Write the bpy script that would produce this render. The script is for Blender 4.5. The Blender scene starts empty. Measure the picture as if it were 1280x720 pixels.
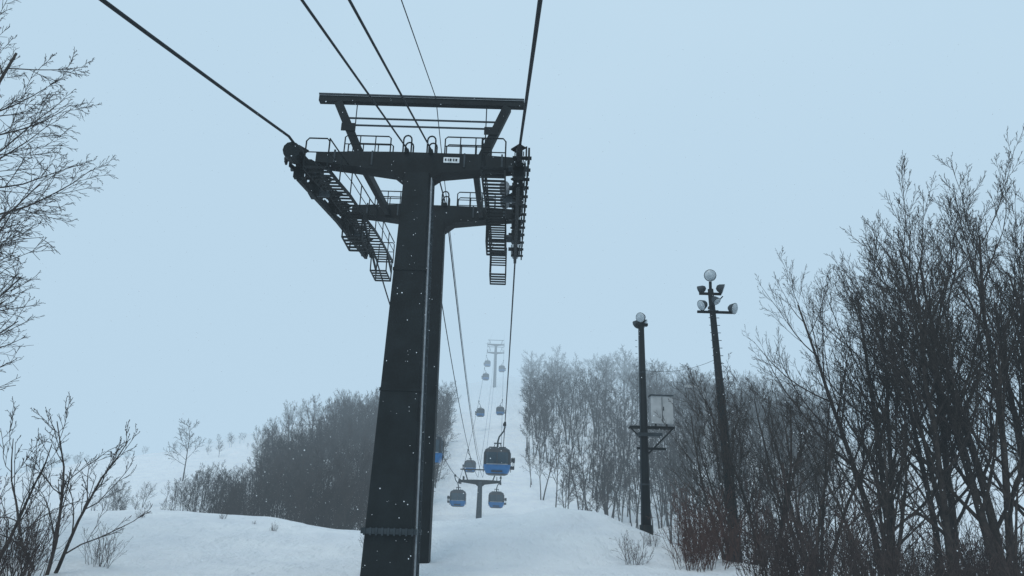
import bpy, math, random
from mathutils import Vector, Matrix
random.seed(7)
scene=bpy.context.scene
scene.view_settings.view_transform='Standard'
scene.view_settings.look='None'
scene.view_settings.exposure=0
V=Vector

# ------------------------------------------------------------------ materials
def new_mat(name):
    m=bpy.data.materials.new(name); m.use_nodes=True
    return m, m.node_tree.nodes, m.node_tree.links, m.node_tree.nodes['Principled BSDF']
def noisy(name,c1,c2,scale=5,rough=.8,metal=0,bump=0,bscale=None,detail=5,spec=None,dist=.02):
    m,n,l,b=new_mat(name)
    tc=n.new('ShaderNodeTexCoord'); no=n.new('ShaderNodeTexNoise'); no.inputs['Scale'].default_value=scale; no.inputs['Detail'].default_value=detail
    cr=n.new('ShaderNodeValToRGB'); cr.color_ramp.elements[0].color=(*c1,1); cr.color_ramp.elements[1].color=(*c2,1)
    cr.color_ramp.elements[0].position=.35; cr.color_ramp.elements[1].position=.65
    l.new(tc.outputs['Object'],no.inputs['Vector']); l.new(no.outputs['Fac'],cr.inputs['Fac']); l.new(cr.outputs['Color'],b.inputs['Base Color'])
    b.inputs['Roughness'].default_value=rough; b.inputs['Metallic'].default_value=metal
    if spec is not None: b.inputs['Specular IOR Level'].default_value=spec
    if bump:
        n2=n.new('ShaderNodeTexNoise'); n2.inputs['Scale'].default_value=bscale or scale; n2.inputs['Detail'].default_value=6
        bp=n.new('ShaderNodeBump'); bp.inputs['Strength'].default_value=bump; bp.inputs['Distance'].default_value=dist
        l.new(tc.outputs['Object'],n2.inputs['Vector']); l.new(n2.outputs['Fac'],bp.inputs['Height']); l.new(bp.outputs['Normal'],b.inputs['Normal'])
    return m
M_steel=noisy('tower_paint',(.003,.006,.007),(.008,.013,.015),1.5,.65,bump=.4,bscale=9,spec=.18)
M_steel2=noisy('galvanised_steel',(.016,.025,.031),(.036,.05,.06),3,.6,.1,spec=.3)
M_rope=noisy('wire_rope',(.008,.011,.014),(.02,.024,.028),30,.7,spec=.2)
M_rubber=noisy('sheave_rubber',(.006,.008,.009),(.014,.016,.018),8,.8,spec=.2)
M_pale=noisy('pale_paint',(.17,.19,.21),(.27,.30,.32),4,.6)
M_cab=noisy('cabinet_paint',(.34,.36,.37),(.46,.48,.49),2.2,.6)
M_white=noisy('white_sign',(.55,.6,.62),(.75,.78,.8),6,.5)
M_bark=noisy('bark',(.026,.022,.020),(.060,.049,.043),4,.9,spec=.2)
M_barkfar=noisy('bark_far',(.032,.027,.025),(.062,.050,.044),.4,.95,spec=.1)
M_shrub=noisy('shrub_twigs',(.035,.026,.025),(.07,.052,.047),3,.9,spec=.2)
M_red=noisy('reddish_twigs',(.06,.032,.027),(.10,.06,.05),3,.9,spec=.2)
M_blue=noisy('cabin_blue',(.008,.10,.27),(.012,.13,.33),2,.35)
M_cabdark=noisy('cabin_dark',(.008,.012,.018),(.014,.02,.028),2,.45)
M_glass=noisy('tinted_window',(.012,.03,.045),(.025,.05,.07),1.2,.12)
M_lens=noisy('lamp_lens',(.35,.42,.46),(.5,.56,.6),8,.25)
M_flake=noisy('snowflake',(.8,.82,.85),(.85,.87,.9),8,.9)

# snow
def snow_mat():
    m,n,l,b=new_mat('snow')
    tc=n.new('ShaderNodeTexCoord')
    n1=n.new('ShaderNodeTexNoise'); n1.inputs['Scale'].default_value=.35; n1.inputs['Detail'].default_value=8
    cr=n.new('ShaderNodeValToRGB'); cr.color_ramp.elements[0].color=(.80,.82,.85,1); cr.color_ramp.elements[1].color=(.91,.92,.925,1)
    cr.color_ramp.elements[0].position=.3; cr.color_ramp.elements[1].position=.7
    l.new(tc.outputs['Object'],n1.inputs['Vector']); l.new(n1.outputs['Fac'],cr.inputs['Fac']); l.new(cr.outputs['Color'],b.inputs['Base Color'])
    b.inputs['Roughness'].default_value=.9; b.inputs['Specular IOR Level'].default_value=.15
    mp=n.new('ShaderNodeMapping'); mp.inputs['Scale'].default_value=(1,.45,1); mp.inputs['Rotation'].default_value=(0,0,.3)
    l.new(tc.outputs['Object'],mp.inputs['Vector'])
    n2=n.new('ShaderNodeTexNoise'); n2.inputs['Scale'].default_value=1.1; n2.inputs['Detail'].default_value=10; n2.inputs['Roughness'].default_value=.62
    bp=n.new('ShaderNodeBump'); bp.inputs['Strength'].default_value=1; bp.inputs['Distance'].default_value=.6
    l.new(mp.outputs['Vector'],n2.inputs['Vector']); l.new(n2.outputs['Fac'],bp.inputs['Height']); l.new(bp.outputs['Normal'],b.inputs['Normal'])
    return m
M_snow=snow_mat()

# ------------------------------------------------------------------ mesh builder
class MB:
    def __init__(s): s.v=[];s.f=[];s.m=[];s.mats=[]
    def mi(s,mat):
        if mat not in s.mats: s.mats.append(mat)
        return s.mats.index(mat)
    def frame(s,d,up=None):
        d=d.normalized(); up=up or V((0,0,1))
        if abs(d.dot(up))>.97: up=V((0,1,0)) if abs(d.y)<.9 else V((1,0,0))
        x=d.cross(up).normalized(); return x, x.cross(d).normalized()
    def beam(s,p,q,w,h,mat,w2=None,h2=None,up=None):
        p=V(p);q=V(q);x,y=s.frame(q-p,up); b=len(s.v); w2=w if w2 is None else w2; h2=h if h2 is None else h2
        for c,ww,hh in((p,w,h),(q,w2,h2)):
            for i,j in((-1,-1),(1,-1),(1,1),(-1,1)): s.v.append(c+x*(i*ww/2)+y*(j*hh/2))
        k=s.mi(mat)
        for f in((0,3,2,1),(4,5,6,7),(0,1,5,4),(1,2,6,5),(2,3,7,6),(3,0,4,7)): s.f.append([b+i for i in f][::-1]); s.m.append(k)
    def tube(s,pts,rs,n,mat,cap=True):
        pts=[V(p) for p in pts]
        if not hasattr(rs,'__len__'): rs=[rs]*len(pts)
        b=len(s.v); x=None;k=s.mi(mat)
        for i,p in enumerate(pts):
            d=(pts[min(i+1,len(pts)-1)]-pts[max(i-1,0)])
            d=d.normalized() if d.length>1e-6 else V((0,0,1))
            if x is None: x,y=s.frame(d)
            else:
                x=(x-d*x.dot(d)); x=x.normalized() if x.length>1e-5 else s.frame(d)[0]; y=x.cross(d)
            for j in range(n):
                a=2*math.pi*j/n; s.v.append(p+(x*math.cos(a)+y*math.sin(a))*rs[i])
        for i in range(len(pts)-1):
            for j in range(n):
                a=b+i*n+j; c=b+i*n+(j+1)%n; s.f.append([a+n,c+n,c,a]); s.m.append(k)
        if cap:
            s.f.append([b+j for j in range(n)]); s.m.append(k)
            e=b+(len(pts)-1)*n; s.f.append([e+j for j in range(n)][::-1]); s.m.append(k)
    def mesh(s,name,smooth=False):
        me=bpy.data.meshes.new(name); me.from_pydata([tuple(v) for v in s.v],[],s.f)
        for m in s.mats: me.materials.append(m)
        me.polygons.foreach_set('material_index',s.m)
        if smooth: me.polygons.foreach_set('use_smooth',[True]*len(s.f))
        me.update(); return me
    def obj(s,name,parent=None,smooth=False,loc=(0,0,0)):
        o=bpy.data.objects.new(name,s.mesh(name,smooth)); scene.collection.objects.link(o); o.location=loc
        if parent: o.parent=parent
        return o
def empty(name,loc=(0,0,0)):
    o=bpy.data.objects.new(name,None); scene.collection.objects.link(o); o.location=loc; o.empty_display_size=.5; return o

# ------------------------------------------------------------------ terrain
def interp(tab,x):
    if x<=tab[0][0]: return tab[0][1]
    for (a,b),(c,d) in zip(tab,tab[1:]):
        if x<=c:
            t=(x-a)/(c-a); t=t*t*(3-2*t)*.5+t*.5
            return b+(d-b)*t
    return tab[-1][1]
crest=[(-60,1.2),(-30,.9),(-22,.45),(-15.3,.55),(-11.5,.4),(-9.2,.12),(-7,.05),(-5.5,.25),(-3.7,.65),(.3,.95),(2.7,1.4),(4.8,1.25),(6.7,.5),(7.6,.05),(9,-.6),(13,-1.4),(25,-1.9),(60,-1.5)]
baseY=[(-80,-16),(0,-5.2),(15,-2.7),(24,-1.5),(30,-1.02)]
Hx=[(-500,-10),(-260,2),(-170,20),(-110,36),(-70,46),(-25,56),(0,60),(40,60),(90,52),(150,42),(260,34),(500,20)]
def terr(x,y):
    w=.14*math.sin(x*.31+y*.17)+.12*math.sin(x*.13-y*.23+1)+.07*math.sin(x*.9+y*.6)+.05*math.sin(x*1.7-y*1.1)+.03*math.sin(x*2.6+y*2.1+2)
    side=0
    if x>9: side=-min((x-9)*.12,1.2)
    if x<-9: side=min((-x-9)*.10,1.0)
    if y<=30: z=interp(baseY,y)+side*(1 if y>10 else .6)
    elif y<=42:
        z0=interp(baseY,30)+side; z1=interp(crest,x); t=(y-30)/12; z=z0+(z1-z0)*math.sin(t*math.pi/2)
    elif y<=46: z=interp(crest,x)-.05*(y-42)
    else: z=0
    if y>46:
        c=interp(crest,x)-.2; t=min((y-46)/40,1); t=t*t*(3-2*t); z=c+(-5-c)*t
        if y>105:
            H=interp(Hx,x)+5
            u=(y-105)/215
            if u<=1: z+=H*(u**1.12)
            else: z+=H*(1+.75*(1-math.exp(-(u-1)*1.4)))
            w*=3*min(1,(y-105)/60); w+=1.2*math.sin(x*.06+y*.04)*min(1,(y-105)/80)
    return z+w*.6
def frange(tab):
    out=[]
    for a,b,s in tab:
        x=a
        while x<b-1e-6: out.append(x); x+=s
    out.append(tab[-1][1]); return out
xs=frange([(-900,-300,60),(-300,-60,10),(-60,-30,2.5),(-30,20,.5),(20,60,2.5),(60,300,10),(300,900,60)])
ys=frange([(-80,0,8),(0,18,1.5),(18,50,.4),(50,110,3),(110,340,5),(340,1200,40)])
tv=[(x,y,terr(x,y)) for y in ys for x in xs]; nx=len(xs)
tf=[(j*nx+i,j*nx+i+1,(j+1)*nx+i+1,(j+1)*nx+i) for j in range(len(ys)-1) for i in range(nx-1)]
me=bpy.data.meshes.new('snow_ground'); me.from_pydata(tv,[],tf); me.materials.append(M_snow)
me.polygons.foreach_set('use_smooth',[True]*len(tf)); me.update()
g=bpy.data.objects.new('snow_ground',me); scene.collection.objects.link(g)

# ------------------------------------------------------------------ trees
def rot_away(d,ang,phi):
    x=d.cross(V((0,0,1)));  x=x.normalized() if x.length>1e-3 else V((1,0,0))
    y=d.cross(x).normalized(); s=x*math.cos(phi)+y*math.sin(phi)
    return (d*math.cos(ang)+s*math.sin(ang)).normalized()
def grow(mb,p,d,L,r,lev,cfg,rnd):
    nseg=cfg['seg'][lev]; pts=[p.copy()]; rs=[r]; rend=max(cfg['rmin'],r*cfg.get('taper',.3))
    dirs=[]
    for i in range(nseg):
        j=cfg['jit'][lev]
        d=(d+V((rnd.gauss(0,j),rnd.gauss(0,j),rnd.gauss(0,j)+cfg['up'][lev]))).normalized()
        p=p+d*(L/nseg); pts.append(p.copy()); dirs.append(d.copy()); rs.append(r+(rend-r)*(i+1)/nseg)
    mb.tube(pts,rs,cfg['sides'][lev],cfg['mat'],cap=False)
    if lev+1<len(cfg['n']):
        n=cfg['n'][lev+1]; n=max(1,int(n*rnd.uniform(.75,1.25)+.5)); ph=rnd.uniform(0,6.28); st=cfg['start'][lev]
        for k in range(n):
            t=st+(1-st)*(k+rnd.random()*.8)/n; t=min(t,.99)
            f=t*nseg; i=int(f); pp=pts[i].lerp(pts[i+1],f-i); rr=rs[i]+(rs[i+1]-rs[i])*(f-i)
            ph+=2.4+rnd.uniform(-.5,.5)
            a=rnd.uniform(*cfg['ang'][lev]); LL=L*cfg['ratio'][lev]*rnd.uniform(.7,1.15)*(1-.55*(t-st)/(1-st+.01))
            grow(mb,pp,rot_away(dirs[i],a,ph),LL,max(cfg['rmin'],rr*cfg['rr']),lev+1,cfg,rnd)
def make_tree(name,h,cfg,seed,stems=1,spread=.25,r0=None):
    rnd=random.Random(seed); mb=MB(); r0=r0 or h*.013
    for s in range(stems):
        a=6.28*s/stems+rnd.random(); sp=spread*rnd.uniform(.5,1.2) if stems>1 else rnd.uniform(0,.06)
        d=V((math.cos(a)*sp,math.sin(a)*sp,1)).normalized()
        grow(mb,V((math.cos(a)*.15*(stems>1),math.sin(a)*.15*(stems>1),-.4)),d,h*rnd.uniform(.82,1.0),r0*rnd.uniform(.7,1.05),0,cfg,rnd)
    return mb.mesh(name,True)
BIG=dict(seg=[9,6,4,3,2],jit=[.05,.08,.10,.12,.15],up=[.03,.10,.08,.06,.04],sides=[7,5,4,3,3],n=[1,16,9,6,4],start=[.22,.15,.12,.1],
  ang=[(.45,.85),(.3,.65),(.3,.6),(.3,.65)],ratio=[.54,.48,.46,.48],rr=.5,rmin=.0065,mat=M_bark,taper=.22)
MED=dict(BIG,n=[1,11,7,5,3],start=[.18,.15,.15,.1],rmin=.0065)
SMALL=dict(BIG,n=[1,9,6,4],seg=[7,5,4,3],start=[.2,.2,.15],ratio=[.5,.45,.4],rmin=.007,jit=[.12,.14,.18,.2],up=[.05,.05,.05,.03])
LEFT=dict(BIG,n=[1,16,9,6,4],ang=[(.7,1.2),(.4,.8),(.3,.7),(.3,.8)],up=[.04,.05,.02,-.02,-.03],start=[.2,.2,.12,.1],ratio=[.42,.5,.48,.5])
FAR=dict(BIG,seg=[5,4,3,2],n=[1,12,6,4],sides=[4,3,3,3],start=[.38,.25,.1],ratio=[.36,.45,.55],rmin=.021,mat=M_barkfar,up=[.03,.10,.06,.03],jit=[.05,.12,.15,.2],ang=[(.45,.95),(.4,.8),(.4,.9)],rr=.45)
ROUND=dict(FAR,n=[1,13,8,5],start=[.3,.25,.1],ratio=[.48,.46,.5],ang=[(.6,1.1),(.4,.9),(.4,.9)],up=[.02,.08,.05,.02])
def place(me,name,x,y,s=1,rz=None,parent=None,zoff=0,tilt=0):
    o=bpy.data.objects.new(name,me); scene.collection.objects.link(o)
    o.location=(x,y,terr(x,y)-.1+zoff); o.rotation_euler=(tilt*random.uniform(-1,1),tilt*random.uniform(-1,1),random.uniform(0,6.28) if rz is None else rz)
    o.scale=(s,s,s*random.uniform(.95,1.08))
    if parent: o.parent=parent
    return o
big=[make_tree('bare_tree_big%d'%i,14.5,BIG,100+i,stems=st,spread=.2,r0=.18) for i,st in enumerate([2,3,2])]
med=[make_tree('bare_tree_med%d'%i,9.5,MED,200+i,stems=st,spread=.28,r0=.12) for i,st in enumerate([2,3,2])]
lft=[make_tree('bare_tree_left%d'%i,15,LEFT,250+i,stems=1,r0=.22) for i in range(2)]
small=[make_tree('bare_tree_small%d'%i,5.5,SMALL,300+i,stems=st,spread=.35,r0=.07) for i,st in enumerate([3,2])]
far=[make_tree('far_tree%d'%i,12,FAR,400+i,stems=st,spread=.15,r0=.15) for i,st in enumerate([1,2,1,1,2,1,2])]
rnd_=[make_tree('round_tree%d'%i,12,ROUND,440+i,stems=st,spread=.15,r0=.17) for i,st in enumerate([1,2,1])]
for x,y,s,k in [(16.2,29,.93,0),(17.7,28.5,1.03,1),(19.8,30,1.08,2),(21.0,26.5,.93,0),(23,31,1.08,1),(18.6,34,1.12,2),(15.2,32,.82,1)]:
    place(big[k],'bare_tree',x,y,s)
for x,y,s,k in [(9.8,33,.80,0),(11.2,34,.88,1),(12.4,32,.88,2),(13.6,35,.9,0),(11,29,.7,2),(12.9,28,.7,1),(14.6,31,.9,0),(15.3,25,.7,2),(10.4,37,.82,1)]:
    place(med[k],'bare_tree',x,y,s)
place(lft[0],'bare_tree',-18.6,20,1.12,rz=1.0); place(lft[1],'bare_tree',-19.4,24,1.1,rz=2.2)
place(med[1],'bare_tree',-17.0,21.5,.75,rz=0)
place(small[0],'bare_sapling',-12.4,22,1.0,rz=.3); place(small[1],'bare_sapling',-14,22.5,.85,rz=2); place(small[1],'bare_sapling',-15.2,21,.8,rz=4)
place(rnd_[0],'lone_tree',-70,170,1.2)

# shrubs
def make_shrub(name,seed,h,n,mat):
    rnd=random.Random(seed); mb=MB()
    cfg=dict(seg=[5,3,2],jit=[.12,.18,.2],up=[.06,.05,.03],sides=[3,3,3],n=[1,6,2],start=[.25,.2],ang=[(.3,.7),(.3,.8)],ratio=[.42,.45],rr=.6,rmin=.006,mat=mat,taper=.3)
    for i in range(n):
        a=rnd.uniform(0,6.28); rr=rnd.uniform(0,.6); sp=rnd.uniform(.05,.55)
        grow(mb,V((math.cos(a)*rr,math.sin(a)*rr,-.2)),V((math.cos(a)*sp,math.sin(a)*sp,1)).normalized(),h*rnd.uniform(.5,1.1),.016,0,cfg,rnd)
    return mb.mesh(name)
shr=[make_shrub('shrub%d'%i,500+i,2.4,20,M_shrub) for i in range(3)]
red=[make_shrub('red_shrub%d'%i,520+i,2.2,22,M_red) for i in range(2)]
th=empty('shrub_thicket')
rs=random.Random(11)
for i in range(52):
    y=rs.uniform(21,38); lo=.29*y+.3 ; x=lo+rs.random()**.9*13*(.4+.6*y/30)
    if x<8.5 and y>34: continue
    place(rs.choice(shr),'stems',x,y,rs.uniform(.6,1.5),parent=th)
for x,y,s in((6.7,29,.8),(7.1,30.5,1.0),(7.6,31.5,1.2),(8.2,33,1.4),(7.4,29,.9),(8.7,30.5,1.1),(9.5,34.5,1.2)): place(rs.choice(red),'stems',x,y,s,parent=th)
tl=empty('shrub_thicket')
for i in range(9):
    place(rs.choice(shr),'stems',-11.5-rs.random()*4.5,rs.uniform(20,25),rs.uniform(.5,.8),parent=tl)
place(shr[0],'shrub',4.9,30,.6)
tw=empty('snow_twigs')
for x,y,s in((-10.4,36,.22),(-13.5,38,.2),(-11.6,37,.12),(-5.6,33,.3),(-5.2,31,.22),(-4.9,34,.2),(-16,35,.2),(6.1,33,.3)): place(rs.choice(shr),'twigs',x,y,s,parent=tw)

# distant forest masses
fo=empty('distant_forest'); cnt=0
while cnt<680:
    y=rs.uniform(98,262); q=rs.uniform(.06,.50); x=-q*y-4
    if x>-13-(y-120)*.01: continue
    if q>.22 and y>200 and rs.random()<.8: continue
    if q>.30 and y>150: continue
    if q>.36 and rs.random()<.5: continue
    f=min(max((q-.22)/.20,0),1)
    sc=rs.uniform(.65,1.15)*(1-.6*f)
    place(rs.choice(far+rnd_),'tree',x,y,sc,parent=fo,tilt=.05); cnt+=1
cnt=0
while cnt<600:
    y=rs.uniform(118,325); x=rs.uniform(4+max(0,y-150)*.015,.42*y)
    if y<150 and x<8: continue
    if rs.random()<.45 and y>200: m_,s_=rs.choice(rnd_),rs.uniform(.9,1.6)
    else: m_,s_=rs.choice(far),rs.uniform(.6,1.3)
    place(m_,'tree',x,y,s_,parent=fo,tilt=.05); cnt+=1
for i in range(34):
    y=rs.uniform(215,300); x=-rs.uniform(.33,.62)*y
    place(rs.choice(rnd_),'tree',x,y,rs.uniform(.15,.4),parent=fo,tilt=.1)

# ------------------------------------------------------------------ lift tower (main)
CX=-3.38
T=empty('ski_lift_tower')
def spt(y): # rope height over the sheave train
    return interp([(20.5,11.25),(26,12.15),(31,12.85),(35,13.15)],y)
mb=MB()
def mast(mb,x,y,z0,z1,w0,w1,d0,d1):
    k=mb.mi(M_steel); b=len(mb.v)
    for z,w,d in((z0,w0,d0),(z1,w1,d1)):
        c=.08
        for i,j in((-1+c,-1),(1-c,-1),(1,-1+c),(1,1-c),(1-c,1),(-1+c,1),(-1,1-c),(-1,-1+c)):
            mb.v.append(V((x+i*w/2,y+j*d/2,z)))
    for j in range(8): mb.f.append([b+j,b+(j+1)%8,b+8+(j+1)%8,b+8+j]); mb.m.append(k)
    mb.f.append([b+8+j for j in range(8)]); mb.m.append(k)
mast(mb,CX,24,-3,11.75,1.58,.88,1.4,.8)
mb.obj('front_mast',T)
mb=MB(); mast(mb,-3.3,30,-3,12.5,1.12,.74,1.0,.7); mb.obj('rear_mast',T)
mb=MB()
def mx(z,w0=1.58,w1=.88): return (w0+(w1-w0)*(z+3)/14.75)/2
for z in (0.0,):
    mb.beam((CX-mx(z)-.04,24-.74,z),(CX+mx(z)+.04,24-.74,z),.1,.16,M_steel2)
    mb.beam((CX+mx(z)+.04,24-.78,z),(CX+mx(z)+.04,24+.7,z),.1,.16,M_steel2)
    mb.beam((CX-mx(z)-.04,24-.78,z),(CX-mx(z)-.04,24+.7,z),.1,.16,M_steel2)
    for i in range(9):
        xx=CX-.7+i*.175; mb.beam((xx,24-.81,z-.12),(xx,24-.81,z+.1),.05,.05,M_steel2)
for z in (4.2,8.2):
    mb.beam((CX-mx(z)-.02,24,z),(CX+mx(z)+.02,24,z),1.4-.6*(z+3)/14.75+.05,.09,M_steel)
mb.tube([(CX+mx(-2)+.06,23.5,-2),(CX+mx(11.6)+.06,23.72,11.6)],.035,6,M_pale)
for sgn in(0,1):
    mb.tube([(CX+mx(-2)+.10,23.75+.4*sgn,-2),(CX+mx(11.6)+.10,23.85+.4*sgn,11.6)],.025,5,M_steel2)
z=-1.8
while z<11.5:
    mb.tube([(CX+mx(z)+.10,23.75+.1*(z+2)/13.6,z),(CX+mx(z)+.10,24.15+.1*(z+2)/13.6,z)],.015,4,M_steel2); z+=.3
mb.obj('mast_ladder',T)
def crossarm(mb,cx,y,z,half=3.55,dep=.62):
    k=mb.mi(M_steel)
    prof=[(-half,.20,-.16),(-2.2,.27,-.30),(-.8,.30,-.48),(-.42,.30,-.78),(.42,.30,-.78),(.8,.30,-.48),(2.2,.27,-.30),(half,.20,-.16)]
    b=len(mb.v)
    for px,t,bo in prof:
        for yy,zz in((-dep/2,bo),(dep/2,bo),(dep/2,t),(-dep/2,t)): mb.v.append(V((cx+px,y+yy,z+zz)))
    for i in range(len(prof)-1):
        for j in range(4):
            a=b+i*4+j;c=b+i*4+(j+1)%4; mb.f.append([a,a+4,c+4,c]); mb.m.append(k)
    mb.f.append([b,b+1,b+2,b+3]);mb.m.append(k); e=b+(len(prof)-1)*4; mb.f.append([e+3,e+2,e+1,e]);mb.m.append(k)
    for px in(-2.9,-1.6,1.6,2.9):
        mb.beam((cx+px,y-dep/2-.01,z-.3+.04*abs(px)),(cx+px,y-dep/2-.01,z+.3),.06,.05,M_steel2,up=V((0,1,0)))
mb=MB(); crossarm(mb,CX,24,12.25); crossarm(mb,-3.34,30,12.95)
for X in(-5.35,-1.4):
    mb.beam((X,24.32,12.2),(X,29.68,12.85),.2,.3,M_steel)
mb.obj('crossarms',T)
mb=MB(); mb.beam((-2.5,23.66,12.27),(-1.95,23.66,12.27),.03,.2,M_white)
for dx,w_ in((-.2,.05),(-.11,.03),(-.03,.06),(.08,.04),(.17,.06)): mb.beam((-2.225+dx-w_/2,23.635,12.27),(-2.225+dx+w_/2,23.635,12.27),.01,.09,M_steel)
mb.obj('number_plate',T)
mb=MB()
mb.beam((-7.12,24,14.72),(.24,24,14.72),.26,.22,M_steel)
mb.beam((-7.12,23.84,14.86),(.24,23.84,14.86),.06,.05,M_steel2)
mb.beam((-6.42,24,14.58),(-5.45,24,12.5),.30,.30,M_steel); mb.beam((-.36,24,14.58),(-1.2,24,12.5),.30,.30,M_steel)
for zz in(14.0,13.72): mb.tube([(-6.1,24,zz),(-.65,24.0,zz)],.035,6,M_steel2)
for xx in(-5.75,-1.1): mb.tube([(xx,24,14.6),(xx,24,12.5)],.02,4,M_steel2)
for xx,zz in((-5.95,13.55),(-.9,13.55)):
    mb.beam((xx-.25,23.83,zz),(xx+.25,23.83,zz),.03,.3,M_steel)
mb.obj('maintenance_gantry',T)
mb=MB()
def rail(mb,p,q,h=.95,n=5,r=.025,mid=True):
    p=V(p);q=V(q);u=V((0,0,h))
    mb.tube([p,p+u*.9,p+u+(q-p).normalized()*.08,q+u-(q-p).normalized()*.08,q+u*.9,q],r,5,M_steel)
    if mid: mb.tube([p+u*.52,q+u*.52],r*.8,4,M_steel)
    for i in range(1,n):
        a=p.lerp(q,i/n); mb.tube([a,a+u],r*.8,4,M_steel)
for (cy,cz,cx) in((24,12.45,CX),(30,13.15,-3.34)):
    for yy in(-.28,.28):
        rail(mb,(cx-2.6,cy+yy,cz),(cx-1.0,cy+yy,cz),.7,3); rail(mb,(cx+.9,cy+yy,cz),(cx+2.5,cy+yy,cz),.75,3)
for X in(-3.8,-2.96):
    for cy,cz in((24,12.45),(30,13.15)):
        for yy in(-.25,.25):
            pts=[(X-.14,cy+yy,cz)]+[(X-.14*math.cos(a),cy+yy,cz+.62+.16*math.sin(a)) for a in [i*math.pi/6 for i in range(7)]]+[(X+.14,cy+yy,cz)]
            mb.tube(pts,.03,5,M_steel)
        mb.beam((X,cy-.4,cz+.12),(X,cy+.4,cz+.2),.14,.14,M_steel)
mb.obj('crossarm_railings',T)
def catwalk(mb,xc,y0,y1,w,off,outer):
    n=int((y1-y0)/.42)
    for i in range(n+1):
        y=y0+(y1-y0)*i/n; z=spt(y)+off
        mb.beam((xc-w/2,y,z),(xc+w/2,y,z),.09,.04,M_steel)
    N=8
    for i in range(N):
        a=y0+(y1-y0)*i/N; b=y0+(y1-y0)*(i+1)/N
        for sx in(-1,1):
            mb.beam((xc+sx*w/2,a,spt(a)+off),(xc+sx*w/2,b,spt(b)+off),.05,.12,M_steel)
        for sx in (-1,1):
            X=xc+sx*w/2
            if sx==outer:
                mb.tube([(X,a,spt(a)+off+1.0),(X,b,spt(b)+off+1.0)],.025,5,M_steel)
                mb.tube([(X,a,spt(a)+off+.55),(X,b,spt(b)+off+.55)],.018,4,M_steel)
                mb.tube([(X,a,spt(a)+off),(X,a,spt(a)+off+1.0)],.022,4,M_steel)
    for y in(y0,y1):
        z=spt(y)+off
        rail(mb,(xc-w/2,y,z),(xc+w/2,y,z),1.0,1)
mb=MB(); catwalk(mb,-6.15,21.1,34.6,.72,-.75,1); catwalk(mb,-.68,20.7,34.6,.72,-.75,-1)
for xc in(-6.15,-.68):
    for yb in(26.8,32.8):
        z=spt(yb)-.75
        for sx in(-.36,.36):
            mb.beam((xc+sx,yb,z),(xc+sx,yb+1.6,z-.45),.06,.16,M_steel)
            mb.beam((xc+sx,yb+.05,z),(xc+sx,yb+.1,z-.9),.05,.05,M_steel); mb.beam((xc+sx,yb+1.55,z+.2),(xc+sx,yb+1.55,z-.9),.05,.05,M_steel)
            mb.beam((xc+sx,yb+.07,z-.9),(xc+sx,yb+1.57,z-.9),.05,.05,M_steel)
        for i in range(5):
            mb.beam((xc-.36,yb+.1+i*.36,z-.9),(xc+.36,yb+.1+i*.36,z-.9),.14,.04,M_steel)
mb.obj('catwalks',T)
def sheaves(mb,X,inner,y):
    ywh=[]
    while y<35: ywh.append(y); y+=.56
    for i,y in enumerate(ywh):
        z=spt(y)-.27
        mb.tube([(X-.07,y,z),(X+.07,y,z)],.24,14,M_rubber)
        mb.tube([(X-.10,y,z),(X+.10,y,z)],.13,10,M_steel2)
        if i%2==0 and i+1<len(ywh):
            y2=ywh[i+1]; z2=spt(y2)-.27
            for sx in(-.13,.13): mb.beam((X+sx,y-.05,z-.03),(X+sx,y2+.05,z2-.03),.03,.12,M_steel)
            ym=(y+y2)/2; zm=(z+z2)/2
            mb.beam((X-inner*.3,ym-.1,zm-.25),(X-inner*.3,ym+.1,zm+.3),.06,.16,M_steel)
            mb.tube([(X-inner*.38,ym,zm-.05),(X+inner*.2,ym,zm-.05)],.06,8,M_steel)
        if i%4==0 and i+3<len(ywh):
            y2=ywh[i+3]; z2=spt(y2)-.27
            for sx in(-.18,.18):
                mb.beam((X+sx,y+.2,z-.24),(X+sx,y2-.2,z2-.24),.04,.14,M_steel)
            mb.beam((X,(y+y2)/2-.15,(z+z2)/2-.25),(X,(y+y2)/2-.15,(z+z2)/2-.62),.3,.2,M_steel)
            mb.tube([(X-.32,(y+y2)/2,(z+z2)/2-.22),(X+.26,(y+y2)/2,(z+z2)/2-.22)],.09,8,M_steel2)
        if i%3==1:
            mb.beam((X-.1*inner,y-.12,z+.42),(X+.16*inner,y+.12,z+.36),.3,.05,M_steel)
            mb.beam((X-.22*inner,y,z),(X-.22*inner,y,z+.45),.05,.1,M_steel)
    for a,b in((22.0,27.5),(27.5,33.6)):
        mb.beam((X,a,spt(a)-.82),(X,b,spt(b)-.82),.13,.20,M_steel)
    for cy,cz in((24,12.25),(30,12.95)):
        mb.beam((X-.0,cy,cz-.25),(X,cy,spt(cy)-.95),.34,.5,M_steel)
        mb.tube([(X,cy,spt(cy)-.80),(X+inner*.5,cy,spt(cy)-.80)],.16,10,M_steel2)
mb=MB(); sheaves(mb,-6.9,1,21.3); mb.obj('sheave_train_left',T)
mb=MB(); sheaves(mb,.1,-1,20.6)
for yy in (23.2,25.0): mb.tube([(-.35,yy,spt(yy)-.55),(-.35,yy+.7,spt(yy)-.45)],.17,12,M_pale)
mb.obj('sheave_train_right',T)
mb=MB(); mb.tube([(-6.9,20.95,11.05),(-6.9,21.4,11.12)],[.27,.31],12,M_steel); mb.tube([(-6.45,21.5,10.85),(-6.45,21.9,10.95)],.18,10,M_steel); mb.obj('end_cover',T)

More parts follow.
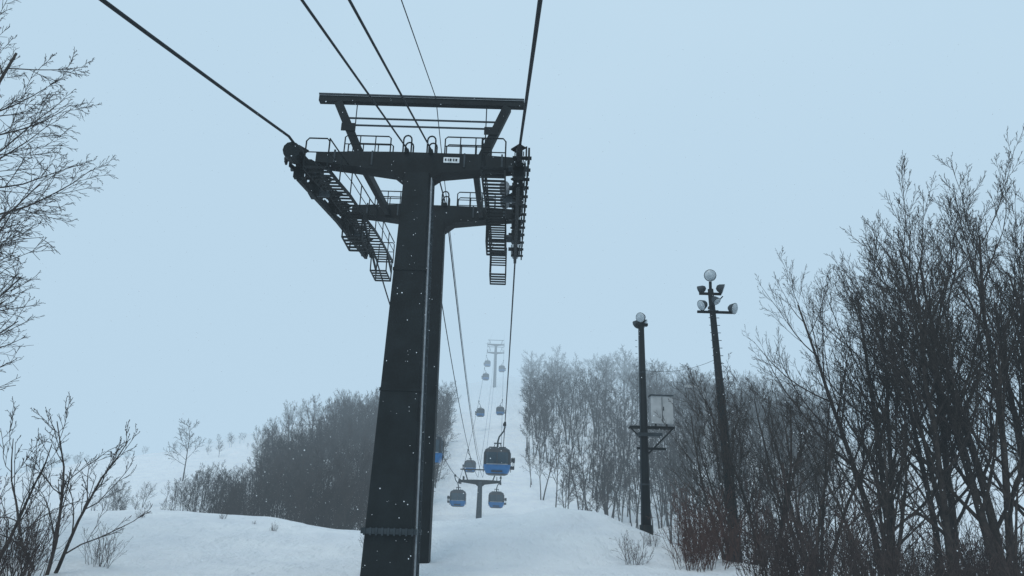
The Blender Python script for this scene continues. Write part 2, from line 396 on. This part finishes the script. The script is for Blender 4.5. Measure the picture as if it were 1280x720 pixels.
# ------------------------------------------------------------------ second and third towers
def small_tower(name,cx,y,zc,half,w,zg,double=0):
    E=empty(name); mb=MB()
    mb.tube([(cx,y,zg-2),(cx,y,zc)],[w*.75,w*.5],10,M_steel2)
    mb.obj('mast',E)
    mb=MB()
    for k in range(1+double):
        z=zc-k*3.0*1.0
        crossarm(mb,cx,y+k*2.5,z,half,.5)
        for sx in(-half,half):
            mb.beam((cx+sx,y-2.6,z-.35),(cx+sx,y+2.6,z-.15),.3,.35,M_steel)
            for i in range(8):
                yy=y-2.5+i*.7; mb.tube([(cx+sx-.1,yy,z-.02+.03*i),(cx+sx+.1,yy,z-.02+.03*i)],.25,10,M_rubber)
            rail(mb,(cx+sx*.82,y-2.4,z-.3),(cx+sx*.82,y+2.4,z-.1),1.0,4,.04)
        mb.beam((cx-half,y,z+2.0),(cx+half,y,z+2.0),.2,.2,M_steel)
        for sx in(-.8,.8): mb.beam((cx+sx*half,y,z+2),(cx+sx*half*.75,y,z),.2,.2,M_steel)
    mb.obj('crossarm',E)
small_tower('ski_lift_tower.001',-4.5,135,8.6,3.5,.75,terr(-4.5,135))
small_tower('ski_lift_tower.002',-6.2,320,78,3.5,1.0,terr(-6.2,320),1)

# ------------------------------------------------------------------ ropes
def ropez_R(y):
    if y<20.5:
        t=(20.5-y); return 11.25-.315*t+.0006*t*t
    if y<=35: return spt(y)
    if y<=135: t=(y-35)/100; return 13.15+(8.95-13.15)*t-8.8*t*(1-t)
    if y<=320: t=(y-135)/185; return 8.95+(78-8.95)*t-20*t*(1-t)
    return 78+.3*(y-320)
def ropeX(y,side):
    c=CX if y<35 else (CX+(-4.5-CX)*(y-35)/100 if y<135 else -4.5-1.7*(y-135)/185)
    x=c+side*3.5
    if side>0 and y<20.5: x+=.018*(20.5-y)
    return x
rp=empty('haul_rope')
ysr=[-30,-15,-5,0,4,8,12,16,20.5]+[20.5+i*1.45 for i in range(1,11)]+[35+i*5 for i in range(1,21)]+[135+i*9.25 for i in range(1,21)]+[350,400,480]
for nm,s in(('rope_up',-1),('rope_down',1)):
    mb=MB(); mb.tube([(ropeX(y,s),y,ropez_R(y)+.02) for y in ysr],.04,8,M_rope); mb.obj(nm,rp,True)
tc_=empty('track_rope')
for nm,X in(('rope_a',-3.8),('rope_b',-2.96)):
    def zc(y):
        if y<24: return 12.78-.312*(24-y)
        if y<=30: return 12.78+(y-24)*.11
        if y<=135: t=(y-30)/105; return 13.44+(9.3-13.44)*t-8*t*(1-t)
        t=(y-135)/185; return 9.3+(78.4-9.3)*t-20*t*(1-t)
    def xx(y): return X if y<30 else (X-1.1*(y-30)/105 if y<135 else X-1.1-1.7*(y-135)/185)
    mb=MB(); mb.tube([(xx(y),y,zc(y)) for y in [-30,0,6,12,18,24,27,30]+[30+i*5 for i in range(1,22)]+[135+i*9.25 for i in range(1,21)]],.028,7,M_rope); mb.obj(nm,tc_,True)
cc=empty('communication_cable'); mb=MB()
def zk(y):
    if y<24: return 14.92-.29*(24-y)
    t=(y-24)/111; return 14.92+(11-14.92)*t-10*t*(1-t)
mb.tube([(-2.95-(.0 if y<24 else 1.2*(y-24)/111),y,zk(y)) for y in [-30,0,6,12,18,24]+[24+i*5.55 for i in range(1,21)]],.016,6,M_rope); mb.obj('cable',cc,True)

# ------------------------------------------------------------------ gondola cabins
def ring(w,d,c,n=4):
    pts=[]
    for sx,sy,a0 in((1,1,0),(-1,1,90),(-1,-1,180),(1,-1,270)):
        for i in range(n+1):
            a=math.radians(a0+90*i/n); pts.append((sx*(w/2-c)+c*math.cos(a), sy*(d/2-c)+c*math.sin(a)))
    return pts
def cabin_meshes():
    mb=MB()
    lv=[(-1.22,1.5,1.3,.3,M_cabdark),(-1.12,1.95,1.7,.35,M_blue),(-.75,2.3,2.0,.38,M_blue),(-.36,2.44,2.1,.38,M_glass),(.72,2.36,2.02,.38,M_cabdark),(.98,2.2,1.9,.4,M_cabdark),(1.16,1.7,1.4,.4,M_cabdark)]
    N=None; base=[]
    for z,w,d,c,m in lv:
        r=ring(w,d,c); base.append(len(mb.v)); N=len(r)
        for x,y in r: mb.v.append(V((x,y,z)))
    for i in range(len(lv)-1):
        k=mb.mi(lv[i][4])
        for j in range(N):
            a=base[i]+j;b=base[i]+(j+1)%N; mb.f.append([a,b,b+N,a+N]); mb.m.append(k)
    k=mb.mi(M_cabdark); mb.f.append([base[0]+j for j in range(N)][::-1]);mb.m.append(k); mb.f.append([base[-1]+j for j in range(N)]);mb.m.append(k)
    body=mb.mesh('cabin_body',False)
    mb=MB()
    for sx in(-1,1):
        for sy in(-1,1): mb.beam((sx*1.10,sy*.95,-.3),(sx*1.06,sy*.91,.74),.14,.14,M_cabdark)
        mb.beam((sx*1.225,0,-.95),(sx*1.20,0,.74),.05,.07,M_cabdark)
        mb.beam((sx*1.225,-.35,-.95),(sx*1.20,-.35,.74),.03,.04,M_steel2)
    for sy in(-1,1):
        mb.beam((0,sy*1.06,-.3),(0,sy*1.02,.74),.06,.06,M_cabdark)
        mb.beam((-.95,sy*1.075,-.33),(.95,sy*1.075,-.33),.05,.07,M_pale)
        mb.beam((-.5,sy*1.045,-.95),(.5,sy*1.045,-.95),.05,.14,M_cabdark)
    for yy in(-.45,.45):
        mb.beam((1.25,yy,.1),(1.60,yy,.1),.04,.35,M_cabdark); mb.beam((1.25,yy,-.55),(1.55,yy,-.55),.04,.25,M_cabdark)
        for i in range(3): mb.beam((1.36+i*.09,yy,-.65),(1.36+i*.09,yy,.35),.03,.05,M_steel2)
    mb.beam((1.3,-.6,-.6),(1.3,.6,-.6),.35,.08,M_cabdark)
    mb.beam((-.75,0,1.2),(.75,0,1.2),.9,.1,M_steel2)
    mb.tube([(0,0,1.2),(0,0,1.75),(.12,0,2.2),(.5,0,2.7),(.6,0,3.05),(.6,0,3.4)],[.09,.08,.07,.07,.07,.07],8,M_steel2)
    mb.beam((-.35,0,1.6),(.35,0,1.6),.1,.1,M_steel2)
    for sx in(-1,1): mb.beam((sx*.35,0,1.2),(sx*.2,0,1.65),.06,.06,M_steel2)
    mb.beam((.6,-.4,3.38),(.6,.4,3.38),.2,.26,M_steel); mb.beam((.42,0,3.3),(.72,0,3.3),.25,.22,M_steel)
    fit=mb.mesh('cabin_fittings',False)
    return body,fit
CB,CF=cabin_meshes()
def cabin(y,side,yaw=0):
    x=ropeX(y,side); z=ropez_R(y)
    E=empty('gondola_cabin',(x-.6*side,y,z-3.4)); E.rotation_euler=(0,0,0 if side>0 else math.pi)
    for nm,me in(('body',CB),('hanger_and_racks',CF)):
        o=bpy.data.objects.new(nm,me); scene.collection.objects.link(o); o.parent=E
for y,s in((70,1),(65,-1),(122,1),(119,-1),(163,-1),(225,-1),(228,1),(278,-1),(292,1),(300,-1)): cabin(y,s)

# ------------------------------------------------------------------ flood light poles
def flood(mb,p,d,r=.27):
    p=V(p); d=V(d).normalized()
    mb.tube([p-d*.32,p-d*.22,p,p+d*.04],[r*.35,r*.7,r,r*1.05],14,M_steel2)
    mb.tube([p+d*.045,p+d*.07],[r*.96,r*.9],14,M_lens)
def octopole(mb,p,q,r0,r1,m=M_steel2): mb.tube([p,q],[r0,r1],12,m)
E=empty('floodlight_pole'); x0,y0=7.1,40; g0=terr(x0,y0)-.5
mb=MB(); octopole(mb,(x0,y0,g0),(x0,y0,11.1),.27,.16,M_steel); octopole(mb,(x0,y0,g0),(x0,y0,g0+1.0),.36,.34,M_steel)
for zz in(2.6,8.4): octopole(mb,(x0,y0,zz),(x0,y0,zz+.08),.29-.012*zz,.29-.012*zz)
mb.tube([(x0-.24,y0-.2,.3),(x0-.15,y0-.2,10.8)],.03,5,M_steel2)
for i in range(26): mb.tube([(x0-.25,y0-.1,1.2+i*.36),(x0-.36,y0-.1,1.2+i*.36)],.014,4,M_steel2)
mb.obj('pole',E,True)
mb=MB(); flood(mb,(x0-.05,y0-.25,11.45),(-.75,-1,-.45),.27); flood(mb,(x0+.2,y0+.1,11.2),(.9,-.3,-.5),.25); mb.beam((x0-.3,y0,11.1),(x0+.35,y0,11.1),.3,.12,M_steel); flood(mb,(x0-.2,y0+.3,11.2),(-.6,.8,-.4),.24)
mb.obj('lamps',E,True)
mb=MB()
mb.beam((x0+.35,y0-.1,6.45),(x0+1.5,y0-.1,6.45),.5,1.45,M_cab); mb.beam((x0+.3,y0-.1,7.2),(x0+1.55,y0-.1,7.2),.6,.06,M_steel2)
mb.beam((x0+.93,y0-.365,5.8),(x0+.93,y0-.365,7.1),.025,.02,M_steel2); mb.beam((x0+1.0,y0-.37,6.4),(x0+1.0,y0-.37,6.6),.04,.03,M_steel)
for xx in(.62,1.2): mb.beam((x0+xx,y0-.1,5.6),(x0+xx,y0-.1,5.75),.06,.1,M_steel)
mb.beam((x0-.75,y0-.1,5.55),(x0+1.6,y0-.1,5.55),.12,.12,M_steel); mb.beam((x0-.75,y0+.3,5.55),(x0+1.6,y0+.3,5.55),.1,.1,M_steel)
mb.beam((x0-.4,y0-.1,4.45),(x0+1.1,y0-.1,4.45),.12,.12,M_steel); mb.beam((x0+1.5,y0-.1,5.5),(x0+.2,y0-.1,4.2),.08,.08,M_steel); mb.beam((x0-.7,y0-.1,5.5),(x0-.2,y0-.1,5.0),.07,.07,M_steel)
mb.beam((x0-.35,y0-.1,5.15),(x0+.9,y0-.1,5.15),.5,.18,M_steel2)
mb.obj('equipment_cabinet',E)
E=empty('floodlight_pole.001'); x1,y1=10.45,38
mb=MB(); octopole(mb,(11.05,y1,-2.5),(x1,y1,12.6),.30,.15,M_steel); mb.tube([(x1,y1,12.6),(x1,y1-.05,13.0)],.08,8,M_steel)
for i in range(28): t=i/28; mb.tube([(11.0-.5*t-.3,y1-.15,.6+i*.4),(11.0-.5*t+.25,y1-.15,.6+i*.4)],.018,4,M_steel2)
mb.beam((x1-.6,y1,12.35),(x1+.55,y1,12.35),.12,.12,M_steel); mb.beam((x1-.75,y1,11.35),(x1+1.1,y1,11.35),.12,.12,M_steel); mb.beam((x1,y1-.5,11.7),(x1,y1+.5,11.7),.12,.12,M_steel)
mb.beam((x1+.05,y1-.1,11.6),(x1+.6,y1-.1,12.2),.06,.06,M_steel)
mb.obj('pole',E,True)
mb=MB(); flood(mb,(x1-.05,y1-.25,13.28),(-.15,-1,-.2),.31); flood(mb,(x1+.6,y1-.1,12.6),(1,-.2,-.4),.27); flood(mb,(x1-.55,y1-.2,11.65),(-.9,-.4,-.5),.28); flood(mb,(x1+1.15,y1-.1,11.55),(.7,-.7,-.3),.29); flood(mb,(x1+.15,y1-.5,11.8),(.6,-.6,-1),.22); flood(mb,(x1-.5,y1+.2,12.6),(-.7,.5,-.3),.24)
mb.obj('lamps',E,True)
E=empty('lamp_post'); mb=MB(); mb.tube([(11.1,42,-2),(10.9,42,7.8),(10.5,42,8.15),(10.2,42,8.2)],[.1,.07,.05,.05],8,M_cab); mb.beam((10.3,42,8.2),(9.8,42,8.17),.25,.12,M_cab); mb.obj('post',E)
E=empty('power_cable'); mb=MB()
mb.tube([(x0+(x1-x0)*t,40-2*t,8.6+.2*t-1.2*t*(1-t)) for t in[i/10 for i in range(11)]],.010,5,M_rope); mb.obj('cable',E)

# ------------------------------------------------------------------ falling snow
mb=MB(); rf=random.Random(3); k=mb.mi(M_flake)
for i in range(2800):
    y=rf.uniform(7,34); x=rf.uniform(-.75,.75)*y; z=rf.uniform(-.05,.75)*y; r=rf.uniform(.004,.010)*(.6+y/25)
    b=len(mb.v)
    for d in((1,0,0),(-1,0,0),(0,1,0),(0,-1,0),(0,0,1),(0,0,-1)): mb.v.append(V((x,y,z))+V(d)*r*rf.uniform(.7,1.2))
    for f in((0,2,4),(2,1,4),(1,3,4),(3,0,4),(2,0,5),(1,2,5),(3,1,5),(0,3,5)): mb.f.append([b+q for q in f]); mb.m.append(k)
mb.obj('falling_snowflakes')

# ------------------------------------------------------------------ mist (absorbing volumes, their own emission stands in for scattered daylight)
FOG_GLOW=(.50,.675,.82)
def fogbox(name,x0,x1,y0,y1,z0,z1,sig):
    m=bpy.data.materials.new(name); m.use_nodes=True; n=m.node_tree.nodes; l=m.node_tree.links; n.clear()
    o=n.new('ShaderNodeOutputMaterial'); a=n.new('ShaderNodeVolumeAbsorption'); a.inputs['Color'].default_value=(0,0,0,1); a.inputs['Density'].default_value=sig
    e=n.new('ShaderNodeEmission'); e.inputs['Color'].default_value=(*FOG_GLOW,1); e.inputs['Strength'].default_value=sig
    s=n.new('ShaderNodeAddShader'); l.new(a.outputs[0],s.inputs[0]); l.new(e.outputs[0],s.inputs[1]); l.new(s.outputs[0],o.inputs['Volume'])
    mb=MB(); mb.beam(((x0+x1)/2,y0,(z0+z1)/2),((x0+x1)/2,y1,(z0+z1)/2),x1-x0,z1-z0,m); mb.obj(name)
fogbox('mist',-880,880,-70,1190,-60,260,.0009)
fogbox('fog_bank',-800,800,245,1150,-50,240,.0055)

# ------------------------------------------------------------------ world, sun
w=bpy.data.worlds.new('World'); scene.world=w; w.use_nodes=True; n=w.node_tree.nodes; l=w.node_tree.links
bg=n['Background']; sky=n.new('ShaderNodeTexSky'); sky.sky_type='NISHITA'; sky.sun_disc=False
sky.sun_elevation=math.radians(50); sky.sun_rotation=math.radians(200)
sc_=n.new('ShaderNodeMix'); sc_.data_type='RGBA'; sc_.inputs[0].default_value=.9
tc=n.new('ShaderNodeTexCoord'); no=n.new('ShaderNodeTexNoise'); no.inputs['Scale'].default_value=1.6; no.inputs['Detail'].default_value=3
cr=n.new('ShaderNodeValToRGB'); cr.color_ramp.elements[0].color=(5.1,7.1,8.7,1); cr.color_ramp.elements[1].color=(6.4,8.3,9.6,1)
cr.color_ramp.elements[0].position=.3; cr.color_ramp.elements[1].position=.7
l.new(tc.outputs['Generated'],no.inputs['Vector']); l.new(no.outputs['Fac'],cr.inputs['Fac'])
l.new(sky.outputs[0],sc_.inputs[6]); l.new(cr.outputs[0],sc_.inputs[7]); l.new(sc_.outputs[2],bg.inputs['Color']); bg.inputs['Strength'].default_value=.1
sd=bpy.data.lights.new('sun','SUN'); sd.energy=.8; sd.angle=math.radians(25); sd.color=(1,.96,.9)
so=bpy.data.objects.new('sun',sd); scene.collection.objects.link(so)
el=math.radians(50); az=math.radians(200)
dirv=V((math.sin(az)*math.cos(el),math.cos(az)*math.cos(el),math.sin(el)))
so.rotation_euler=dirv.to_track_quat('Z','Y').to_euler()

# ------------------------------------------------------------------ camera
P=math.radians(18);R=math.radians(1.7)
cd=bpy.data.cameras.new('camera'); cd.sensor_width=36; cd.lens=950/1280*36; cd.clip_start=.1; cd.clip_end=5000
co=bpy.data.objects.new('camera',cd); scene.collection.objects.link(co)
fw=V((0,math.cos(P),math.sin(P))); r=V((1,0,0)); u=r.cross(fw)
cr_=r*math.cos(R)+u*math.sin(R); cu=-r*math.sin(R)+u*math.cos(R)
m=Matrix((cr_,cu,-fw)).transposed().to_4x4(); co.matrix_world=m
scene.camera=co
print(len(bpy.data.objects), sum(len(m.polygons) for m in bpy.data.meshes))
